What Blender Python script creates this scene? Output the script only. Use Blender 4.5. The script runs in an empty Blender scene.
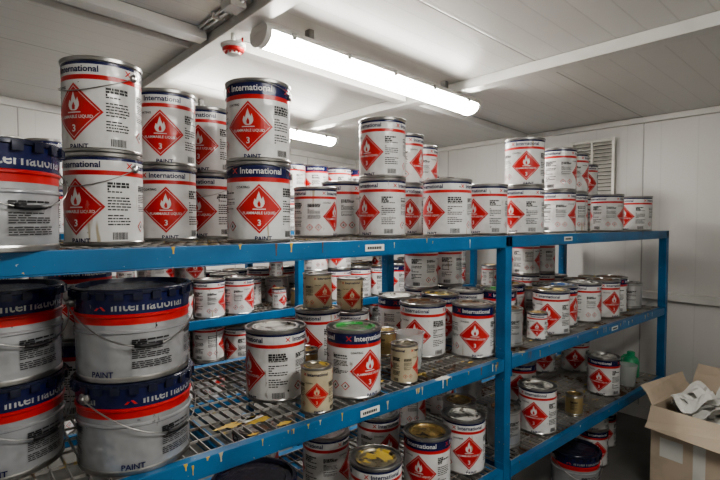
import bpy, math, random
from mathutils import Vector, Matrix
random.seed(7)
C=bpy.context.scene.collection
# ------------------------------------------------------------ materials
def nmat(name):
    m=bpy.data.materials.new(name); m.use_nodes=True
    nt=m.node_tree; b=nt.nodes['Principled BSDF']
    return m,nt,b
def N(nt,t,**k):
    n=nt.nodes.new(t)
    for a,v in k.items(): setattr(n,a,v)
    return n
def mixc(nt,fac,a,b):
    n=N(nt,'ShaderNodeMix',data_type='RGBA')
    if hasattr(fac,'default_value') and not isinstance(fac,(int,float)): nt.links.new(fac,n.inputs[0])
    else: n.inputs[0].default_value=fac
    for i,v in ((6,a),(7,b)):
        if isinstance(v,tuple): n.inputs[i].default_value=(*v,1)
        else: nt.links.new(v,n.inputs[i])
    return n.outputs[2]
def noise(nt,scale,detail=3,vec=None,rough=.5):
    n=N(nt,'ShaderNodeTexNoise'); n.inputs['Scale'].default_value=scale; n.inputs['Detail'].default_value=detail
    n.inputs['Roughness'].default_value=rough
    if vec is not None: nt.links.new(vec,n.inputs['Vector'])
    return n.outputs[0]
def ramp(nt,v,lo,hi):
    n=N(nt,'ShaderNodeMapRange'); n.inputs[1].default_value=lo; n.inputs[2].default_value=hi
    nt.links.new(v,n.inputs[0]); return n.outputs[0]
def objvec(nt,rand=False):
    tc=N(nt,'ShaderNodeTexCoord')
    if not rand: return tc.outputs['Object']
    oi=N(nt,'ShaderNodeObjectInfo')
    m=N(nt,'ShaderNodeMath',operation='MULTIPLY'); nt.links.new(oi.outputs['Random'],m.inputs[0]); m.inputs[1].default_value=37
    a=N(nt,'ShaderNodeVectorMath',operation='ADD'); nt.links.new(tc.outputs['Object'],a.inputs[0]); nt.links.new(m.outputs[0],a.inputs[1])
    return a.outputs[0]
def shift(nt,v,o):
    a=N(nt,'ShaderNodeVectorMath',operation='ADD'); nt.links.new(v,a.inputs[0]); a.inputs[1].default_value=o; return a.outputs[0]
def scalev(nt,v,o):
    a=N(nt,'ShaderNodeVectorMath',operation='MULTIPLY'); nt.links.new(v,a.inputs[0]); a.inputs[1].default_value=o; return a.outputs[0]
def plain(name,col,rough=.5,metal=0,grime=.25,gscale=14,rand=True,dark=.45,dent=0,scuff=None,streak=None):
    m,nt,b=nmat(name); v=objvec(nt,rand)
    f=ramp(nt,noise(nt,gscale,5,v),.5,.78)
    mm=N(nt,'ShaderNodeMath',operation='MULTIPLY'); nt.links.new(f,mm.inputs[0]); mm.inputs[1].default_value=grime
    c=mixc(nt,mm.outputs[0],col,tuple(x*dark for x in col))
    if scuff:
        c=mixc(nt,ramp(nt,noise(nt,26,6,scalev(nt,shift(nt,v,(5,1,8)),(1,1,.35)),.7),.65,.69),c,scuff)
        c=mixc(nt,ramp(nt,noise(nt,40,3,shift(nt,v,(15,21,8)),.6),.725,.74),c,(.05,.045,.04))
    if streak:
        c=mixc(nt,ramp(nt,noise(nt,38,2,scalev(nt,shift(nt,v,(3,41,2)),(1,1,.10)),.5),.70,.73),c,streak)
    nt.links.new(c,b.inputs['Base Color']); b.inputs['Roughness'].default_value=rough; b.inputs['Metallic'].default_value=metal
    if dent:
        bp=N(nt,'ShaderNodeBump'); bp.inputs['Strength'].default_value=dent; bp.inputs['Distance'].default_value=.014
        nt.links.new(noise(nt,13,2,v),bp.inputs['Height']); nt.links.new(bp.outputs[0],b.inputs['Normal'])
    return m
M_white=plain('label_white',(.64,.64,.635),.22,0,.6,9,dent=.6,scuff=(.36,.34,.31),streak=(.42,.37,.27))
M_navy=plain('label_navy',(.011,.015,.075),.26,0,.3,dent=.6,scuff=(.16,.16,.2))
M_red=plain('label_red',(.50,.022,.020),.30,0,.45,dent=.5,scuff=(.38,.10,.09))
M_black=plain('print_black',(.012,.012,.014),.5,0,.1)
M_metal=plain('tin_metal',(.36,.355,.345),.28,.9,.7)
M_cream=plain('tin_cream',(.52,.45,.31),.35,.1,.5,dent=.4,scuff=(.3,.25,.15),streak=(.35,.2,.05))
M_silver=plain('tin_silver',(.48,.485,.49),.28,.7,.5,dent=.6,scuff=(.3,.3,.3),streak=(.5,.45,.3))
M_goldtin=plain('tin_gold',(.50,.39,.20),.28,.75,.5,dent=.5,scuff=(.3,.22,.12))
M_darklid=plain('lid_dark',(.014,.017,.040),.26,.1,.6,20,True,3.0,dent=.6)
M_greypail=plain('pail_grey',(.41,.42,.44),.25,.4,.5,10,dent=.7,scuff=(.22,.22,.22))
def lidmat(name,base,spl,amount,metal=.85):
    m,nt,b=nmat(name); v=objvec(nt,True)
    f=ramp(nt,noise(nt,16,3,v),amount,amount+.03)
    g=ramp(nt,noise(nt,40,4,v),.45,.7)
    base2=mixc(nt,g,base,tuple(x*.5 for x in base))
    c=mixc(nt,f,base2,spl)
    c=mixc(nt,ramp(nt,noise(nt,30,4,shift(nt,v,(4,9,2))),.58,.64),c,(.09,.075,.06))
    nt.links.new(c,b.inputs['Base Color'])
    k=N(nt,'ShaderNodeMapRange'); k.inputs[3].default_value=metal; k.inputs[4].default_value=0
    nt.links.new(f,k.inputs[0]); nt.links.new(k.outputs[0],b.inputs['Metallic'])
    b.inputs['Roughness'].default_value=.36
    return m
L_std=lidmat('lid_metal',(.45,.44,.43),(.25,.24,.22),.56)
L_grn=lidmat('lid_green',(.45,.45,.4),(.05,.32,.07),.47)
L_yel=lidmat('lid_yellow',(.42,.38,.28),(.58,.42,.08),.52)
L_gld=lidmat('lid_gold',(.50,.37,.16),(.3,.2,.08),.6)
L_whi=lidmat('lid_white',(.5,.5,.48),(.62,.61,.57),.47)
L_brn=lidmat('lid_brown',(.4,.38,.35),(.14,.07,.03),.45)
L_blu=lidmat('lid_blue',(.4,.4,.4),(.05,.15,.4),.5)
def wallmat(name,col,axis,pitch,seam,ribdark):
    m,nt,b=nmat(name); tc=N(nt,'ShaderNodeTexCoord'); s=N(nt,'ShaderNodeSeparateXYZ'); nt.links.new(tc.outputs['Object'],s.inputs[0])
    def line(p,w):
        d=N(nt,'ShaderNodeMath',operation='DIVIDE'); nt.links.new(s.outputs[axis],d.inputs[0]); d.inputs[1].default_value=p
        fr=N(nt,'ShaderNodeMath',operation='FRACT'); nt.links.new(d.outputs[0],fr.inputs[0])
        sb=N(nt,'ShaderNodeMath',operation='SUBTRACT'); nt.links.new(fr.outputs[0],sb.inputs[0]); sb.inputs[1].default_value=.5
        ab=N(nt,'ShaderNodeMath',operation='ABSOLUTE'); nt.links.new(sb.outputs[0],ab.inputs[0])
        return ramp(nt,ab.outputs[0],0,w/p)
    rib=line(pitch,.006); jo=line(seam,.008)
    mn=N(nt,'ShaderNodeMath',operation='MULTIPLY'); nt.links.new(jo,mn.inputs[0])
    r2=N(nt,'ShaderNodeMapRange'); r2.inputs[3].default_value=ribdark; r2.inputs[4].default_value=1; nt.links.new(rib,r2.inputs[0]); nt.links.new(r2.outputs[0],mn.inputs[1])
    g=ramp(nt,noise(nt,1.7,6,tc.outputs['Object'],.65),.45,.8)
    gm=N(nt,'ShaderNodeMath',operation='MULTIPLY'); nt.links.new(g,gm.inputs[0]); gm.inputs[1].default_value=.3
    c=mixc(nt,gm.outputs[0],col,tuple(x*.82 for x in col))
    c=mixc(nt,mn.outputs[0],tuple(x*.45 for x in col),c)
    nt.links.new(c,b.inputs['Base Color']); b.inputs['Roughness'].default_value=.36
    bp=N(nt,'ShaderNodeBump'); bp.inputs['Strength'].default_value=.5; bp.inputs['Distance'].default_value=.004
    nt.links.new(mn.outputs[0],bp.inputs['Height']); nt.links.new(bp.outputs[0],b.inputs['Normal'])
    return m
WC=(.63,.622,.60)
M_wallx=wallmat('wall_panel_x',WC,0,.25,1.0,.85); M_wally=wallmat('wall_panel_y',WC,1,.25,1.0,.85); M_ceil=wallmat('ceiling_panel',WC,1,.14,1.0,.72)
M_trim=plain('painted_steel_trim',(.62,.615,.59),.4,0,.3,5)
def bluemat():
    m,nt,b=nmat('blue_steel'); v=objvec(nt)
    base=mixc(nt,ramp(nt,noise(nt,6,5,v),.4,.75),(.012,.135,.31),(.008,.08,.19))
    c=mixc(nt,ramp(nt,noise(nt,60,4,v,.7),.68,.70),base,(.60,.42,.10))
    c=mixc(nt,ramp(nt,noise(nt,75,3,shift(nt,v,(7,3,9)),.7),.70,.72),c,(.55,.55,.5))
    c=mixc(nt,ramp(nt,noise(nt,40,5,shift(nt,v,(17,13,19)),.7),.67,.69),c,(.13,.08,.05))
    nt.links.new(c,b.inputs['Base Color']); b.inputs['Roughness'].default_value=.38
    return m
M_blue=bluemat()
def gratmat():
    m,nt,b=nmat('galvanised_grating'); v=objvec(nt)
    c=mixc(nt,ramp(nt,noise(nt,9,4,v),.4,.7),(.37,.36,.34),(.18,.17,.15))
    c=mixc(nt,ramp(nt,noise(nt,6,5,v,.7),.60,.63),c,(.50,.38,.14))
    c=mixc(nt,ramp(nt,noise(nt,7,5,shift(nt,v,(7,3,9)),.7),.55,.60),c,(.14,.08,.05))
    c=mixc(nt,ramp(nt,noise(nt,9,5,shift(nt,v,(2,13,5)),.7),.64,.66),c,(.5,.49,.45))
    nt.links.new(c,b.inputs['Base Color']); b.inputs['Roughness'].default_value=.45; b.inputs['Metallic'].default_value=.3
    return m
M_grat=gratmat()
M_floor=plain('floor_concrete',(.15,.147,.14),.6,0,.6,3,False)
M_card=plain('cardboard',(.54,.45,.35),.85,0,.35,8)
M_paper=plain('paper',(.68,.68,.65),.8,0,.1)
M_yel=plain('dried_yellow_paint',(.60,.41,.07),.35,0,.3)
M_brown=plain('dried_brown_paint',(.16,.08,.05),.35,0,.3)
M_grn=plain('green_plastic',(.03,.30,.14),.35,0,.2)
m,nt,b=nmat('diffuser_glow'); b.inputs['Base Color'].default_value=(.9,.9,.9,1)
b.inputs['Emission Color'].default_value=(1,.965,.90,1); b.inputs['Emission Strength'].default_value=66; M_glow=m
m,nt,b=nmat('clear_plastic'); b.inputs['Base Color'].default_value=(.8,.82,.82,1); b.inputs['Transmission Weight'].default_value=.7
b.inputs['Roughness'].default_value=.25; b.inputs['IOR'].default_value=1.2; M_clear=m
M_vent=plain('vent_metal',(.60,.59,.55),.4,.3,.4)
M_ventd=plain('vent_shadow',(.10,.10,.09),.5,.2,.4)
# ------------------------------------------------------------ mesh builder
class MB:
    def __init__(s): s.v=[];s.f=[];s.m=[];s.sm=[]
    def add(s,vs,fs,mat,smooth=False):
        o=len(s.v); s.v+= [tuple(p) for p in vs]
        for f in fs: s.f.append([i+o for i in f]); s.m.append(mat); s.sm.append(smooth)
    def box(s,a,b,mat=0):
        x0,y0,z0=a;x1,y1,z1=b
        s.hexa([(x0,y0,z0),(x1,y0,z0),(x1,y1,z0),(x0,y1,z0),(x0,y0,z1),(x1,y0,z1),(x1,y1,z1),(x0,y1,z1)],mat)
    def hexa(s,p,mat=0):
        s.add(p,[(0,3,2,1),(4,5,6,7),(0,1,5,4),(1,2,6,5),(2,3,7,6),(3,0,4,7)],mat)
    def beam(s,p,q,w,h,mat=0):
        p=Vector(p);q=Vector(q);d=(q-p).normalized(); side=d.cross(Vector((0,0,1))).normalized()*w/2; dn=Vector((0,0,-h))
        s.hexa([p-side+dn,p+side+dn,q+side+dn,q-side+dn,p-side,p+side,q+side,q-side],mat)
    def lathe(s,prof,n=48):
        for i in range(len(prof)-1):
            r0,z0,mt=prof[i]; r1,z1,_=prof[i+1]
            vs=[];fs=[]
            A=[2*math.pi*k/n for k in range(n)]
            if r0<1e-6:
                vs=[(0,0,z0)]+[(r1*math.cos(a),r1*math.sin(a),z1) for a in A]
                fs=[(0,1+(k+1)%n,1+k) for k in range(n)]
            elif r1<1e-6:
                vs=[(0,0,z1)]+[(r0*math.cos(a),r0*math.sin(a),z0) for a in A]
                fs=[(0,1+k,1+(k+1)%n) for k in range(n)]
            else:
                vs=[(r0*math.cos(a),r0*math.sin(a),z0) for a in A]+[(r1*math.cos(a),r1*math.sin(a),z1) for a in A]
                fs=[(k,(k+1)%n,n+(k+1)%n,n+k) for k in range(n)]
            s.add(vs,fs,mt,abs(z1-z0)>abs(r1-r0))
    def tube(s,pts,r,mat,n=6):
        vs=[];fs=[]
        P=[Vector(p) for p in pts]
        for i,p in enumerate(P):
            d=(P[min(i+1,len(P)-1)]-P[max(i-1,0)]).normalized()
            u=d.orthogonal().normalized() if abs(d.z)>.95 else d.cross(Vector((0,0,1))).normalized(); w=d.cross(u)
            for k in range(n):
                a=2*math.pi*k/n; vs.append(p+u*math.cos(a)*r+w*math.sin(a)*r)
        for i in range(len(P)-1):
            for k in range(n): fs.append((i*n+k,i*n+(k+1)%n,(i+1)*n+(k+1)%n,(i+1)*n+k))
        fs.append(tuple(range(n))[::-1]); fs.append(tuple(range((len(P)-1)*n,len(P)*n)))
        s.add(vs,fs,mat,True)
    def mesh(s,name,mats):
        me=bpy.data.meshes.new(name); me.from_pydata(s.v,[],s.f)
        for m in mats: me.materials.append(m)
        me.polygons.foreach_set('material_index',s.m); me.polygons.foreach_set('use_smooth',s.sm); me.update()
        return me
def obj(name,me,loc=(0,0,0),rz=0,parent=None,bevel=0):
    o=bpy.data.objects.new(name,me); C.objects.link(o); o.location=loc; o.rotation_euler[2]=rz
    if parent: o.parent=parent
    if bevel:
        b=o.modifiers.new('bevel','BEVEL'); b.width=bevel; b.segments=2; b.limit_method='ANGLE'
    return o
def empty(name,loc=(0,0,0)):
    o=bpy.data.objects.new(name,None); C.objects.link(o); o.location=loc; o.empty_display_size=.1; return o
_tc={}
def text2d(body,size):
    k=(body,size)
    if k in _tc: return _tc[k]
    cu=bpy.data.curves.new('t','FONT'); cu.body=body; cu.size=size; cu.align_x='CENTER'; cu.resolution_u=2; cu.offset=size*.018
    o=bpy.data.objects.new('t',cu); C.objects.link(o); bpy.context.view_layer.update()
    me=bpy.data.meshes.new_from_object(o.evaluated_get(bpy.context.evaluated_depsgraph_get()))
    r=([(v.co.x,v.co.y) for v in me.vertices],[tuple(p.vertices) for p in me.polygons])
    bpy.data.objects.remove(o); bpy.data.meshes.remove(me); _tc[k]=r; return r
class Wrap:
    def __init__(s,mb,R,a0): s.mb=mb;s.R=R;s.a0=a0
    def pts(s,vs,off):
        r=s.R+off; return [(r*math.cos(s.a0+x/s.R),r*math.sin(s.a0+x/s.R),z) for x,z in vs]
    def rect(s,x0,x1,z0,z1,mat,off=.0006):
        n=max(1,int(abs(x1-x0)/(s.R*.12)))
        vs=[];fs=[]
        for i in range(n+1):
            x=x0+(x1-x0)*i/n; vs+=[(x,z0),(x,z1)]
        for i in range(n): fs.append((2*i,2*i+2,2*i+3,2*i+1))
        s.mb.add(s.pts(vs,off),fs,mat)
    def cols(s,xs,lo,hi,mat,off):
        vs=[];fs=[]
        for x in xs: vs+=[(x,lo(x)),(x,hi(x))]
        for i in range(len(xs)-1): fs.append((2*i,2*i+2,2*i+3,2*i+1))
        s.mb.add(s.pts(vs,off),fs,mat)
    def text(s,body,size,x,z,mat,off=.0009):
        v,f=text2d(body,size); s.mb.add(s.pts([(x+a,z+b) for a,b in v],off),f,mat)
    def diamond(s,x,z,a):
        xs=[x-a+2*a*i/16 for i in range(17)]
        s.cols(xs,lambda t:z-(a-abs(t-x)),lambda t:z+(a-abs(t-x)),2,.0006)
        b0,b1=a*.875,a*.90
        for sg in (1,-1):
            xs=[x-b1+2*b1*i/24 for i in range(25)]
            if sg>0: s.cols(xs,lambda t:z+max(0,b0-abs(t-x)),lambda t:z+(b1-abs(t-x)),0,.001)
            else: s.cols(xs,lambda t:z-(b1-abs(t-x)),lambda t:z-max(0,b0-abs(t-x)),0,.001)
        fl=[(-.22,.20,.26),(-.17,.10,.42),(-.12,.06,.34),(-.06,.04,.56),(-.01,.04,.70),(.05,.04,.50),(.10,.05,.38),(.15,.09,.50),(.21,.2,.30)]
        vs=[];fs=[]
        for t,l,h in fl: vs+=[(x+t*a,z+l*a),(x+t*a,z+h*a)]
        for i in range(len(fl)-1): fs.append((2*i,2*i+2,2*i+3,2*i+1))
        s.mb.add(s.pts(vs,.001),fs,0)
        s.mb.add(s.pts([(x-.05*a,z+.08*a),(x+.05*a,z+.08*a),(x+.06*a,z+.2*a),(x,z+.34*a),(x-.07*a,z+.2*a)],.0013),[(0,1,2,3,4)],2)
        s.rect(x-.26*a,x+.26*a,z-.04*a,z+.0*a,0,.001)
        s.text('FLAMMABLE LIQUID',a*.15,x,z-.22*a,0,.001)
        s.text('3',a*.34,x,z-.68*a,0,.001)
    def block(s,x,z0,z1,w,rnd):
        z=z1; rh=(z1-z0)/15
        for i in range(15):
            if i in (4,10): z-=rh; continue
            h=rh*(.8 if i<3 else .45); xx=x-w/2
            while xx<x+w/2-w*.08:
                l=w*rnd.uniform(.06,.22); l=min(l,x+w/2-xx); s.rect(xx,xx+l,z-h,z,3,.0006); xx+=l+w*.03
                if rnd.random()<.08: break
            z-=rh
    def barcode(s,x,z0,z1,w,rnd):
        xx=x-w/2
        while xx<x+w/2:
            l=rnd.uniform(.0008,.0022); s.rect(xx,xx+l,z0,z1,3); xx+=l+rnd.uniform(.001,.002)
def decorate(mb,R,H,style,rnd):
    F=-math.pi/2
    if style=='navy': tz,tm,ts=.845*H,0,.085*H
    elif style=='pail': tz,tm,ts=.775*H,0,.125*H
    else: tz,tm,ts=.835*H,1,.075*H
    for k in range(3):
        w=Wrap(mb,R,F+k*2*math.pi/3)
        w.text('International',ts*1.25,ts*.35,tz,tm)
        x=-ts*3.75; q=ts*.40; zc=tz+ts*.42
        for sx in (1,-1):
            mb.add(w.pts([(x-q*sx-q*.3,zc-q),(x-q*sx+q*.3,zc-q),(x+q*sx+q*.3,zc+q),(x+q*sx-q*.3,zc+q)],.001),[(0,1,2,3)],2)
    for k in (0,1):
        a=F+k*math.pi; w=Wrap(mb,R,a)
        if style!='pail':
            w.diamond(0,.415*H,min(.305*H,R*.78))
            w.text('PAINT',.075*H,R*.12,.025*H,1)
            w.text('COATING',.04*H,-R*.5,.70*H-.035*H,3)
        else:
            w.text('PAINT',.085*H,-R*.75,.07*H,1); w.block(R*.1,.14*H,.46*H,R*.7,rnd)
        w2=Wrap(mb,R,a+math.radians(64)); w2.block(0,.20*H,.68*H if style!='pail' else .5*H,R*.62,rnd)
        w2.barcode(0,.06*H,.14*H,R*.4,rnd)
        w3=Wrap(mb,R,a-math.radians(64))
        if style!='pail':
            w3.block(0,.36*H,.66*H,R*.6,rnd)
            for sx in (-1,1):
                q=R*.16; cx=sx*R*.2; zc=.2*H
                mb.add(w3.pts([(cx-q,zc),(cx,zc-q),(cx+q,zc),(cx,zc+q)],.0006),[(0,1,2,3)],2)
                q*=.78; mb.add(w3.pts([(cx-q,zc),(cx,zc-q),(cx+q,zc),(cx,zc+q)],.0010),[(0,1,2,3)],0)
                mb.add(w3.pts([(cx-q*.3,zc-q*.3),(cx+q*.3,zc-q*.3),(cx,zc+q*.5)],.0013),[(0,1,2)],3)
def can_mesh(name,R,H,style,handle,body=None,lid=None,seed=0,rim=None):
    body=body or M_white; lid=lid or L_std
    rnd=random.Random(seed); mb=MB(); t=R/.097
    P=[(0,.004,4),(R-.005*t,.004,4),(R-.003*t,0,4),(R+.0015*t,.001,4),(R+.002*t,.007*t,4),(R,.010*t,0)]
    if style=='navy': P+=[(R,.745*H,2),(R,.80*H,1)]
    elif style in('plain','bare'): P+=[(R,.04*H,0)]
    else: P+=[(R,.755*H,2),(R,.805*H,0),(R,.915*H,1)]
    P+=[(R,H-.013*t,4),(R+.003*t,H-.010*t,4),(R+.0035*t,H-.002*t,4),(R+.001*t,H,4),(R-.003*t,H-.001,4),(R-.005*t,H-.009*t,4),(R-.018*t,H-.009*t,4),
        (R-.020*t,H-.003*t,5),(R-.030*t,H-.003*t,5),(R-.034*t,H-.010*t,5),(R*.3,H-.009*t,5),(0,H-.009*t,5)]
    mb.lathe(P)
    if style!='bare': decorate(mb,R,H,style if style!='plain' else 'white',rnd)
    else:
        w=Wrap(mb,R,-math.pi/2); w.block(0,.3*H,.7*H,R*.8,rnd)
        for z in (.1,.9):
            zz=z*H; mb.lathe([(R,zz-.003,4),(R+.0015,zz,4),(R,zz+.003,4)])
    Wrap(mb,R,math.radians(40)).rect(-.003,.003,.012,H-.018,4,.0008)
    if handle:
        za=.84*H
        for a in (0,math.pi):
            c=math.cos(a)
            mb.tube([(c*(R-.002),0,za),(c*(R+.006),0,za)],.010,4,12)
        pts=[]
        for i in range(25):
            a=-math.pi+math.pi*i/24; dz=handle*math.sin(-a)
            q=R+.005; pts.append((q*math.cos(a),q*math.sin(a),za-dz))
        mb.tube(pts,.0013,4)
    return mb.mesh(name,[body,M_navy,M_red,M_black,M_metal,lid])
def pail_mesh(name,R,H,seed,sag):
    rnd=random.Random(seed); mb=MB()
    P=[(0,.004,4),(R*.95,.004,4),(R*.965,0,4),(R*.975,.002,4),(R*.975,.010,4),(R*.967,.014,0)]
    def rr(z): return R*(.967+.02*z/H)
    def ring(z,m0,m1): return [(rr(z),z,m0),(rr(z)+.0035,z+.003,m0),(rr(z)+.0035,z+.007,m0),(rr(z),z+.010,m1)]
    P+=[(rr(.12*H),.12*H,0)]+ring(.52*H,0,0)+[(rr(.62*H),.62*H,2)]+ring(.69*H,2,1)
    P+=[(R+.002,.955*H-.002,5),(R+.006,.955*H,5),(R+.006,H-.002,5),(R+.002,H,5),(R-.006,H,5),(R-.010,H-.012,5),(R-.03,H-.013,5),(R-.034,H-.008,5),(R*.4,H-.007,5),(0,H-.007,5)]
    mb.lathe(P,56); decorate(mb,R*.988,H,'pail',rnd)
    for k in range(22):
        a=2*math.pi*k/22; w=Wrap(mb,R+.006,a)
        vs=w.pts([(-.010,.955*H-.014),(.010,.955*H-.014),(.010,H-.006),(-.010,H-.006)],.004)
        vi=w.pts([(-.010,.955*H-.014),(.010,.955*H-.014),(.010,H-.001),(-.010,H-.001)],-.008)
        mb.add(vs+vi,[(0,1,2,3),(3,2,6,7),(0,3,7,4),(1,5,6,2),(0,4,5,1)],5)
    za=.84*H
    for a in (0,math.pi):
        c=math.cos(a); mb.tube([(c*(R-.006),0,za),(c*(R+.010),0,za)],.014,4,14); mb.tube([(c*(R+.008),0,za),(c*(R+.016),0,za)],.006,4,10)
    pts=[]
    for i in range(31):
        a=-math.pi+math.pi*i/30; s=math.sin(-a); q=R+.012
        pts.append((q*math.cos(a),q*math.sin(a),za-sag*max(0,s)**1.2))
    mb.tube(pts,.0018,4)
    mb.tube(pts[13:18],.005,3,8)
    return mb.mesh(name,[M_greypail,M_navy,M_red,M_black,M_metal,M_darklid])
R1,H1=.097,.24
meshes={
 'w':(can_mesh('can_white_label',R1,H1,'white',0,seed=1),R1,H1,'paint_can'),
 'h':(can_mesh('can_white_handle',R1,H1,'white',.05,seed=2),R1,H1,'paint_can'),
 'n':(can_mesh('can_navy_label',R1,H1,'navy',0,seed=3),R1,H1,'paint_can'),
 'k':(can_mesh('can_navy_handle',R1,H1,'navy',-.03,seed=4),R1,H1,'paint_can'),
 'm':(can_mesh('can_medium',.086,.20,'white',0,seed=5),.086,.20,'paint_can'),
 'b':(can_mesh('can_large',.105,.245,'white',0,seed=6),.105,.245,'paint_can'),
 'g':(can_mesh('can_silver',.084,.19,'plain',0,body=M_silver,lid=L_gld,seed=15),.084,.19,'paint_can'),
 'u':(can_mesh('can_unlabelled',.080,.185,'bare',0,body=M_silver,lid=L_std,seed=16),.080,.185,'paint_can'),
 's':(can_mesh('tin_small',.051,.14,'white',0,lid=L_gld,seed=7),.051,.14,'small_paint_tin'),
 't':(can_mesh('tin_bare',.048,.12,'bare',0,body=M_goldtin,lid=L_gld,seed=17),.048,.12,'small_paint_tin'),
 'c':(can_mesh('tin_cream',.052,.145,'plain',0,body=M_cream,lid=L_gld,seed=8),.052,.145,'small_paint_tin'),
 'd':(can_mesh('tin_mid',.062,.15,'plain',0,body=M_cream,lid=L_whi,seed=9),.062,.15,'small_paint_tin'),
 'P':(pail_mesh('pail_a',.139,.225,10,.10),.139+.012,.225,'paint_pail'),
}
placed=[]
rr=random.Random(3)
T,S,B=1.54,.99,.49
# plastic bits reserve their space first
placed.append((1.475,1.40,S,.066,.15)); placed.append((3.52,1.30,B,.066,.14)); placed.append((3.74,1.36,B,.085,.18))
def put(x,y,z,kinds,off=None,lid=None,fill=False):
    for i,kd in enumerate(kinds):
        me,R,H,nm=meshes[kd]
        for (a,b,c,r2,h2) in placed:
            if math.hypot(a-x,b-y)<R+r2+.003 and z<c+h2-.004 and c<z+H-.004:
                if fill: return
                print('OVERLAP',kinds,x,y,z,'with',a,b,c, math.hypot(a-x,b-y)-R-r2)
        o=off[i] if isinstance(off,(list,tuple)) else (off if off is not None else rr.choice([-75,-50,-30,-10,10,40,62,75,90,100,120,-100]))
        rz=math.atan2(-y,-x)+math.pi/2+math.radians(o)
        ob=obj(nm,me,(x,y,z),rz)
        L=lid if (lid and i==len(kinds)-1) else (rr.choice([None,None,L_whi,L_brn,L_yel,L_std,L_gld]) if kd not in 'Pcdst' else None)
        if L:
            ob.material_slots[5].link='OBJECT'; ob.material_slots[5].material=L
        placed.append((x,y,z,R,H)); z+=H+.0008
# --- top level of the front rack
put(.065,1.30,T,'P',30)
put(.336,1.47,T,'hh',[-42,-42]); put(.566,1.66,T,'ww',[0,-8]); put(.766,1.80,T,'hw',[-20,-15]); put(.75,1.36,T,'kk',[0,-18])
put(1.376,1.72,T,'w',75); put(1.40,1.49,T,'ww',[-48,-40]); put(1.72,1.68,T,'ww',[20,60]); put(2.05,1.87,T,'ww',[-90,80])
put(1.69,1.38,T,'b',-45); put(2.00,1.39,T,'w',-38); put(2.27,1.35,T,'ww',[-40,5]); put(2.72,1.40,T,'ww',[75,90]); put(2.98,1.45,T,'ww',[-75,80])
put(3.29,1.36,T,'w',80); put(3.70,1.33,T,'w',-48); put(3.60,1.66,T,'ww',[80,20])
for x in (2.3,2.52,2.75): put(x,1.80,T,'w',fill=True)
for x in (3.0,3.23): put(x,1.80,T,'ww',fill=True)
put(1.02,1.85,T,'w',80); put(1.15,1.62,T,'m',60,fill=True)
# --- middle level
put(.375,1.355,S,'PP',[40,12]); put(.10,1.52,S,'PP',[35,30]); put(.33,1.80,S,'nn',fill=True)
put(.89,1.5,S,'b',-60,L_whi); put(1.115,1.335,S,'n',35,L_grn); put(.915,1.285,S,'c',0,L_yel); put(1.34,1.30,S,'c',80,L_yel)
put(1.69,1.52,S,'b',-20,L_brn); put(1.86,1.36,S,'n',5,L_brn); put(1.76,1.76,S,'n',40,L_whi)
put(1.23,1.72,S,'wd',[-30,30]); put(1.445,1.76,S,'md',[0,10]); put(1.32,1.49,S,'s',60); put(1.53,1.60,S,'t',-30)
put(1.98,1.66,S,'n',20,L_yel); put(2.2,1.66,S,'w',0,L_whi)
put(2.56,1.35,S,'w',-10,L_yel); put(2.80,1.42,S,'n',60,L_blu); put(3.03,1.38,S,'w',90,L_whi); put(3.26,1.36,S,'w',40,L_brn); put(3.48,1.40,S,'n',-30); put(3.71,1.37,S,'u',10)
put(2.13,1.36,S,'u',30,L_brn)
put(2.36,1.56,S,'n',20,L_grn)
for x in (2.42,2.62,2.85,3.07,3.3,3.52,3.74): put(x,1.66,S,rr.choice('wumng'),fill=True)
for x in (1.65,1.87,2.08,2.30,2.52,2.75,2.97,3.2,3.42,3.64,3.8): put(x,1.885,S,rr.choice(['w','ww','m','n','ww','gs','u']),fill=True)
put(2.36,1.32,S,'s',0,fill=True)
for q in range(40):
    put(rr.uniform(1.0,3.7),rr.uniform(1.3,1.9),S,rr.choice('tsct'),fill=True)
# --- bottom level
put(1.78,1.35,B,'w',15,L_whi); put(1.52,1.34,B,'n',-20,L_gld); put(1.2,1.31,B,'w',20,L_yel); put(2.02,1.56,B,'g',0); put(1.2,1.62,B,'w',75); put(1.5,1.62,B,'w',30)
put(.8,1.5,B,'P',20); put(.45,1.5,B,'P',0)
put(2.41,1.34,B,'w',-10,L_whi); put(2.12,1.36,B,'u',40,L_brn,True); put(2.75,1.65,B,'n',0); put(3.26,1.35,B,'n',-15,L_whi); put(3.6,1.7,B,'w',0)
for x in (1.0,1.75,1.95,2.2,2.5,3.0,3.4): put(x,1.86,B,rr.choice('wun'),fill=True)
put(2.75,1.30,B,'t',0)
# --- on the floor below the rack
put(2.9,1.36,0,'P',30); put(3.27,1.42,0,'nw',[20,0]); put(2.2,1.5,0,'w',0); put(1.85,1.6,0,'P',0); put(3.6,1.5,0,'n',10); put(2.5,1.7,0,'P',10); put(1.4,1.7,0,'P')
# --- rear rack
x=.0
while x<3.85:
    for y in (2.98,3.22,3.46):
        k=rr.choice(['ww','ww','wh','nn','ww']) if x<2.55 or rr.random()<.5 else 'w'
        if x<.6 or x>1.2 : put(x+rr.uniform(-.008,.008),y,T,k,fill=True)
        if not (1.66<x<2.0 and y<3.1): put(x+rr.uniform(-.012,.012),y+rr.uniform(-.015,.015),1.0,rr.choice(['w','m','u','ww','mm','n','gs','w']),fill=True)
        if y<3.1 or rr.random()<.5: put(x,y,B,rr.choice(['ww','wm','uw','wg']),fill=True)
    x+=.212
put(1.84,3.03,1.0,'P',80,fill=True)
for q in range(25): put(rr.uniform(.9,3.0),2.95,1.0,rr.choice('ts'),fill=True)
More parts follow.
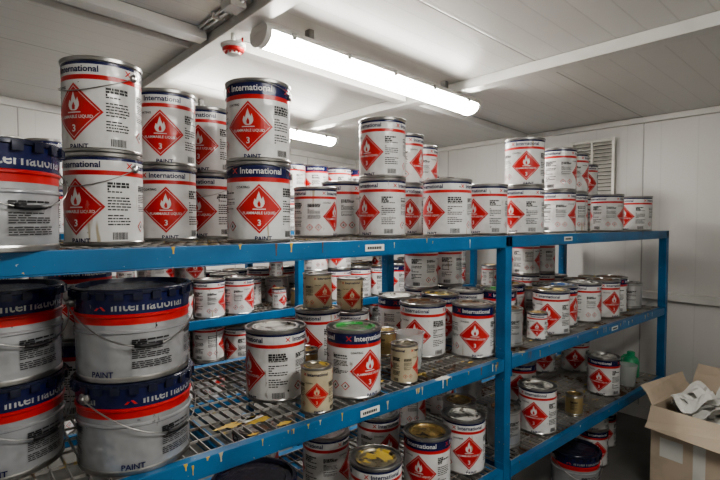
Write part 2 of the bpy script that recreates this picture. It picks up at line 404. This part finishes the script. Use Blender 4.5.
# ------------------------------------------------------------ racks
def rack(y0,y1,xs,levels,name='storage_rack'):
    e=empty(name,(xs[0],y0,0)); off=Vector((xs[0],y0,0))
    def ch(mb,nm,mats,bev=0):
        mb.v=[tuple(Vector(v)-off) for v in mb.v]; obj(nm,mb.mesh(nm,mats),(0,0,0),0,e,bev)
    pw=.05
    mb=MB()
    for i,x in enumerate(xs):
        for y in (y0,y1-pw):
            mb.box((x-pw/2,y,0),(x+pw/2,y+pw,levels[-1]-.001)); mb.box((x-.06,y-.015,0),(x+.06,y+pw+.015,.008))
    ch(mb,'uprights',[M_blue],.003)
    mb=MB()
    for z in levels:
        for i in range(len(xs)-1):
            a,b=xs[i],xs[i+1]
            top=(z==levels[-1])
            a2=a-pw/2 if (top and i==0) else a+(0 if top else pw/2); b2=b+pw/2 if (top and i==len(xs)-2) else b-(0 if top else pw/2)
            for y in (y0,y1-.03):
                mb.box((a2,y,z-.05),(b2,y+.03,z))
                mb.box((a2,y+.002,z-.054),(b2,y+.045,z-.05) if y==y0 else (b2,y+.03,z-.05))
            n=3
            for k in range(n+1):
                xx=a+pw/2+.02+(b-a-pw-.04)*k/n
                mb.box((xx-.015,y0+.03,z-.05),(xx+.015,y1-.03,z-.012))
            if not top:
                for xx in (a+pw/2,b-pw/2-.004): mb.box((xx,y0-.004,z-.085),(xx+.004,y0+.046,z+.03))
    ch(mb,'shelf_beams',[M_blue],.003)
    for j,z in enumerate(levels):
        mb=MB()
        for i in range(len(xs)-1):
            a,b=xs[i]+.028,xs[i+1]-.028; ya,yb=y0+.031,y1-.031
            n=int((b-a)/.034)
            for k in range(n+1):
                xx=a+(b-a-.003)*k/n; mb.box((xx,ya,z-.012),(xx+.003,yb,z-.0005))
            n=int((yb-ya)/.075)
            for k in range(n+1):
                yy=ya+(yb-ya-.003)*k/n; mb.box((a,yy,z-.008),(b,yy+.004,z-.001))
        ch(mb,'grating_%d'%(j+1),[M_grat])
    return e,off
XS=[-.12,1.9,3.93]
e,off=rack(1.2,2.0,XS,[B,S,T])
tags=((1.05,T),(1.03,S),(3.0,S),(2.4,T))
mb=MB()
for x,z in tags:
    mb.box((x,1.1975,z-.036),(x+.085,1.1998,z-.014),0)
    for k in range(8): mb.box((x+.010+k*.008,1.1968,z-.030),(x+.0155+k*.008,1.1976,z-.021),1)
mb.v=[tuple(Vector(v)-off) for v in mb.v]; obj('shelf_tags',mb.mesh('shelf_tags',[M_paper,M_black]),parent=e)
mb=MB(); rd=random.Random(5)
def drip(x,z,w,h,mt):
    L=[(-1,0),(1,0),(.75,-.25),(.35,-.5),(.28,-.8),(.42,-.92),(.2,-1),(-.2,-1),(-.42,-.92),(-.3,-.8),(-.4,-.5),(-.8,-.2)]
    L=[(a*rd.uniform(.7,1.25),c) for a,c in L]
    vs=[(x+w*a,1.1990,z+h*c) for a,c in L]; vs2=[(a,1.2003,c) for a,_,c in vs]; n=len(L)
    mb.add(vs+vs2,[tuple(range(n))]+[(i,(i+1)%n,n+(i+1)%n,n+i) for i in range(n)],mt)
for k in range(90):
    z=rd.choice([T,S,S,S,S,B]); x=rd.choice([rd.uniform(.3,1.85),rd.uniform(.3,1.85),rd.uniform(2,3.9)])
    if any(abs(x-t-.04)<.06 and z==q for t,q in tags): continue
    drip(x,z-rd.choice([0,0,.01]),rd.uniform(.002,.006),rd.uniform(.008,.036),rd.choice([0,0,0,0,0,3,3,1,4,4]))
for k in range(60):
    x=rd.uniform(.55,1.8) if k<38 else rd.uniform(2,3.7); y=rd.uniform(1.205,1.40); n=18; r=rd.uniform(.008,.035)
    vs=[(x+r*1.3*math.cos(2*math.pi*i/n)*rd.uniform(.5,1.3),y+r*.5*math.sin(2*math.pi*i/n)*rd.uniform(.5,1.3),S+.0012) for i in range(n)]
    if all(math.hypot(a-x,b-y)>q+r*1.7 for a,b,c,q,h in placed if abs(c-S)<.01): mb.add(vs,[tuple(range(n))],rd.choice([0,1,3,0,4,4]))
mb.v=[tuple(Vector(v)-off) for v in mb.v]; obj('dried_paint_drips',mb.mesh('dried_paint_drips',[M_yel,M_paper,M_red,M_cream,M_brown]),parent=e)
rack(2.85,3.65,XS,[B,1.0,T])
# ------------------------------------------------------------ room shell
X0,X1,Y0,Y1=-1.3,4.3,-1.6,5.1
def cz(x): return 2.681-.056*x
def shell(name,mb,mat): return obj(name,mb.mesh(name,[mat]))
mb=MB(); mb.box((X0-.08,Y0-.08,-.08),(X1+.08,Y1+.08,0)); shell('floor',mb,M_floor)
mb=MB(); a,b=X0-.08,X1+.08
mb.hexa([(a,Y0-.08,cz(a)),(b,Y0-.08,cz(b)),(b,Y1+.08,cz(b)),(a,Y1+.08,cz(a)),(a,Y0-.08,cz(a)+.08),(b,Y0-.08,cz(b)+.08),(b,Y1+.08,cz(b)+.08),(a,Y1+.08,cz(a)+.08)]); shell('ceiling',mb,M_ceil)
def wallx(name,y,ys):
    mb=MB(); lo,hi=min(y,ys),max(y,ys)
    mb.hexa([(X0,lo,0),(X1,lo,0),(X1,hi,0),(X0,hi,0),(X0,lo,cz(X0)),(X1,lo,cz(X1)),(X1,hi,cz(X1)),(X0,hi,cz(X0))]); shell(name,mb,M_wallx)
wallx('wall_back',Y1,Y1+.08); wallx('wall_front',Y0-.08,Y0)
mb=MB(); mb.box((X1,Y0-.08,0),(X1+.08,Y1+.08,cz(X1+.08))); shell('wall_right',mb,M_wally)
mb=MB(); mb.box((X0-.08,Y0-.08,0),(X0,Y1+.08,cz(X0))); shell('wall_left',mb,M_wally)
n=1
def trim(p,q,w,h):
    global n
    mb=MB(); mb.beam(p,q,w,h); obj('trim_%d'%n,mb.mesh('trim',[M_trim]),bevel=.004); n+=1
trim((X1-.021,Y0,cz(X1)),(X1-.021,Y1,cz(X1)),.04,.045)
trim((X0,Y1-.021,cz(X0)),(X1-.045,Y1-.021,cz(X1-.045)),.04,.07)
for x in (2.65,1.14,-.45):
    trim((x,Y0,cz(x)),(x,Y1-.045,cz(x)),.07,.06)
    trim((x,Y0,cz(x)-.0605),(x,Y1-.045,cz(x)-.0605),.10,.008)
for a,b in ((X0,-.51),(-.39,1.08),(1.2,2.59),(2.71,X1-.045)):
    trim((a,2.55,cz(a)),(b,2.55,cz(b)),.09,.055)
for a,b in ((-1.3,-.51),(-.39,1.08)): trim((a,2.75,cz(a)),(b,2.75,cz(b)),.02,.035)
trim((X1-.026,Y0,1.05),(X1-.026,Y1,1.05),.05,.06)
mb=MB(); mb.box((X1-.012,Y0,0),(X1,Y1,.10)); obj('baseboard_right',mb.mesh('bb',[M_trim]))
mb=MB(); mb.box((X0,Y1-.012,0),(X1-.013,Y1,.10)); obj('baseboard_back',mb.mesh('bb',[M_trim]))
# electrical conduit with saddles beside the ceiling beam, feeding detector and lights
mb=MB()
for xc,r in ((1.055,.010),(1.03,.008)):
    zc=cz(xc)-r-.004
    mb.tube([(xc,Y0+.05,zc),(xc,2.48,zc)],r,0,10)
for k in range(7):
    yy=-1.2+k*.58; mb.box((1.012,yy,cz(1.04)-.030),(1.072,yy+.014,cz(1.04)-.001),0)
mb.box((1.0,2.06,cz(1.0)-.045),(1.078,2.16,cz(1.078)-.0),0)
obj('electrical_conduit',mb.mesh('conduit',[M_trim]))
# ------------------------------------------------------------ light fittings
def light(x0,x1,y):
    mb=MB(); gap=.062
    def zz(x,d): return cz(x)-gap-d
    def prism(sec,xa,xb,mat,smooth=False):
        vs=[(xa,y+a,zz(xa,b)) for a,b in sec]+[(xb,y+a,zz(xb,b)) for a,b in sec]; k=len(sec)
        mb.add(vs,[(i,(i+1)%k,k+(i+1)%k,k+i) for i in range(k)]+[tuple(range(k))[::-1],tuple(range(k,2*k))],mat,smooth)
    prism([(-.085,.028),(-.06,.004),(.06,.004),(.085,.028),(.085,.04),(-.085,.04)],x0,x1,0)
    dif=[(-.078,.041)]+[(-.078*math.cos(t),.05+.052*math.sin(t)) for t in [math.pi*i/12 for i in range(13)]]+[(.078,.041)]
    prism(dif,x0+.03,x1-.03,1)
    cap=[(-.084,.041)]+[(-.084*math.cos(t),.05+.057*math.sin(t)) for t in [math.pi*i/12 for i in range(13)]]+[(.084,.041)]
    prism(cap,x0,x0+.029,0); prism(cap,x1-.029,x1,0)
    nn=5
    for i in range(nn):
        xc=x0+.15+(x1-x0-.3)*i/(nn-1)
        for s_ in (-1,1): mb.box((xc-.012,y+s_*.087-.003,zz(xc,.055)),(xc+.012,y+s_*.087+.003,zz(xc,.025)),2)
    for xc in (x0+.3,x1-.3): mb.box((xc-.015,y-.02,zz(xc,.005)),(xc+.015,y+.02,cz(xc)+.0),2)
    obj('ceiling_light',mb.mesh('ceiling_light',[M_trim,M_glow,M_metal]))
light(1.17,2.86,2.12); light(1.3,2.95,3.85); light(.5,1.75,-.35)
mb=MB()
mb.lathe([(0,0,0),(.028,0,0),(.034,-.0,0),(.034,.012,1),(.05,.012,1),(.054,.020,1),(.054,.030,0),(.062,.034,0),(.062,.05,0),(.052,.056,0),(0,.056,0)],28)
for k in range(10):
    a=k*.628; mb.box((.035*math.cos(a)-.004,.035*math.sin(a)-.004,.003),(.035*math.cos(a)+.004,.035*math.sin(a)+.004,.013),1)
mb.tube([(0,0,.056),(0,0,.105)],.012,0,10); mb.tube([(.03,0,.05),(.06,.02,.07),(.06,.02,.115)],.005,1,8)
obj('smoke_detector',mb.mesh('smoke_detector',[M_paper,M_red]),(1.13,2.30,cz(1.12)-.0605-.008-.105))
# vent on end wall
e=empty('wall_vent',(X1,1.90,2.06))
mb=MB()
for a,b in (((-.03,-.19,-.25),(0,.19,-.225)),((-.03,-.19,.225),(0,.19,.25)),((-.03,-.19,-.225),(0,-.165,.225)),((-.03,.165,-.225),(0,.19,.225)),((-.03,-.01,-.225),(-.002,.01,.225))): mb.box(a,b)
obj('vent_frame',mb.mesh('vent_frame',[M_vent]),parent=e,bevel=.002)
mb=MB()
for k in range(14):
    z=-.215+k*.032; mb.hexa([(-.028,-.165,z-.004),(-.012,-.165,z+.018),(-.012,.165,z+.018),(-.028,.165,z-.004),(-.028,-.165,z),(-.012,-.165,z+.022),(-.012,.165,z+.022),(-.028,.165,z)])
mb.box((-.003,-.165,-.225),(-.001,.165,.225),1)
obj('vent_louvres',mb.mesh('vent_louvres',[M_vent,M_ventd]),parent=e)
mb=MB(); mb.box((X1-.035,-.1,1.052),(X1-.001,.75,1.085)); obj('cable_trunking',mb.mesh('trunk',[M_trim]),bevel=.003)
# ------------------------------------------------------------ cardboard box
e=empty('cardboard_box',(3.36,.74,0)); e.rotation_euler[2]=math.radians(-6)
mb=MB(); w,d,h,t=.27,.25,.53,.006
mb.box((-w,-d,.0),(w,d,t)); mb.box((-w,-d,t),(-w+t,d,h)); mb.box((w-t,-d,t),(w,d,h)); mb.box((-w+t,-d,t),(w-t,-d+t,h)); mb.box((-w+t,d-t,t),(w-t,d,h))
mb.box((-w-.0012,-.03,.05),(-w-.0002,.03,h),1)
mb.box((-w-.0012,.08,.25),(-w-.0002,.2,.36),1)
obj('carton',mb.mesh('carton',[M_card,M_paper]),parent=e)
mb=MB()
def flap(p,q,dirv,l,crease=.012):
    p=Vector(p);q=Vector(q);dv=Vector(dirv).normalized()*l; nrm=(q-p).cross(dv).normalized()*.005
    m1=p+dv*.5+Vector((0,0,crease)); m2=q+dv*.55+Vector((0,0,-crease))
    for A,Bq,Cq,D in ((p,q,m2,m1),(m1,m2,q+dv*.9,p+dv)):
        mb.hexa([A,Bq,Cq,D,A+nrm,Bq+nrm,Cq+nrm,D+nrm])
flap((-w,-d,h),(-w,d,h),(-.5,0,-.75),.15,.02); flap((w,d,h),(w,-d,h),(.5,0,.7),.17); flap((-w,d,h),(w,d,h),(0,.5,.75),.12,.02); flap((w,-d,h),(-w,-d,h),(0,-.8,-.1),.16)
obj('flaps',mb.mesh('flaps',[M_card]),parent=e)
mb=MB(); rd=random.Random(9)
for k in range(16):
    c=Vector((rd.uniform(-.17,.15),rd.uniform(-.13,.15),rd.uniform(.47,.61))); n_=8; vs=[]; ax=rd.uniform(0,3); tl=rd.uniform(-.5,.5)
    for i in range(n_):
        for j in range(n_):
            u=(i/(n_-1)-.5)*.19; v=(j/(n_-1)-.5)*.17
            uu=u*math.cos(ax)-v*math.sin(ax); vv=u*math.sin(ax)+v*math.cos(ax)
            vs.append((max(-w+.01,min(w-.01,c.x+uu)),max(-d+.01,min(d-.01,c.y+vv)),c.z+tl*u+.04*math.sin(u*31+k)*math.cos(v*27+k*2)+rd.uniform(-.010,.010)))
    mb.add(vs,[(i*n_+j,(i+1)*n_+j,(i+1)*n_+j+1,i*n_+j+1) for i in range(n_-1) for j in range(n_-1)],0)
mb.box((-w+.01,-d+.01,.01),(w-.01,d-.01,.43),0)
obj('paper_filling',mb.mesh('paper_filling',[M_paper]),parent=e)
# ------------------------------------------------------------ plastic bits
def cup(name,x,y,z,R,H,mat):
    mb=MB(); mb.lathe([(0,.0,0),(R*.8,0,0),(R,H,0),(R+.004,H,0),(R+.004,H-.004,0),(R-.002,H-.004,0),(R*.8-.002,.003,0),(0,.003,0)],32)
    obj(name,mb.mesh(name,[mat]),(x,y,z))
cup('plastic_measuring_cup',1.475,1.40,S,.060,.15,M_clear)
def jug(x,y,z):
    mb=MB(); mb.lathe([(0,0,0),(.05,0,0),(.055,.008,0),(.055,.11,0),(.045,.135,0),(.022,.15,0),(.022,.165,0),(0,.165,0)],28)
    mb.lathe([(.026,.150,1),(.027,.175,1),(.02,.18,1),(0,.18,1)],20)
    mb.tube([(.02,0,.155),(.05,0,.155),(.072,0,.135),(.072,0,.08),(.054,0,.06)],.008,1,8)
    obj('plastic_jug',mb.mesh('plastic_jug',[M_grn,M_grn]),(x,y,z),2.5)
jug(3.74,1.36,B); cup('plastic_measuring_cup',3.52,1.30,B,.06,.14,M_clear)
# ------------------------------------------------------------ world + camera
w=bpy.data.worlds.new('world'); bpy.context.scene.world=w; w.use_nodes=True
w.node_tree.nodes['Background'].inputs[0].default_value=(.9,.85,.8,1); w.node_tree.nodes['Background'].inputs[1].default_value=.05
try: bpy.context.scene.view_settings.look='AgX - Medium High Contrast'
except Exception as ex: print(ex)
cd=bpy.data.cameras.new('camera'); cam=bpy.data.objects.new('camera',cd); C.objects.link(cam)
cd.sensor_width=36; cd.lens=24.25; cd.clip_start=.02
cam.location=(0,0,1.6); cam.rotation_euler=(math.radians(87.9),0,math.radians(-40.6))
bpy.context.scene.camera=cam
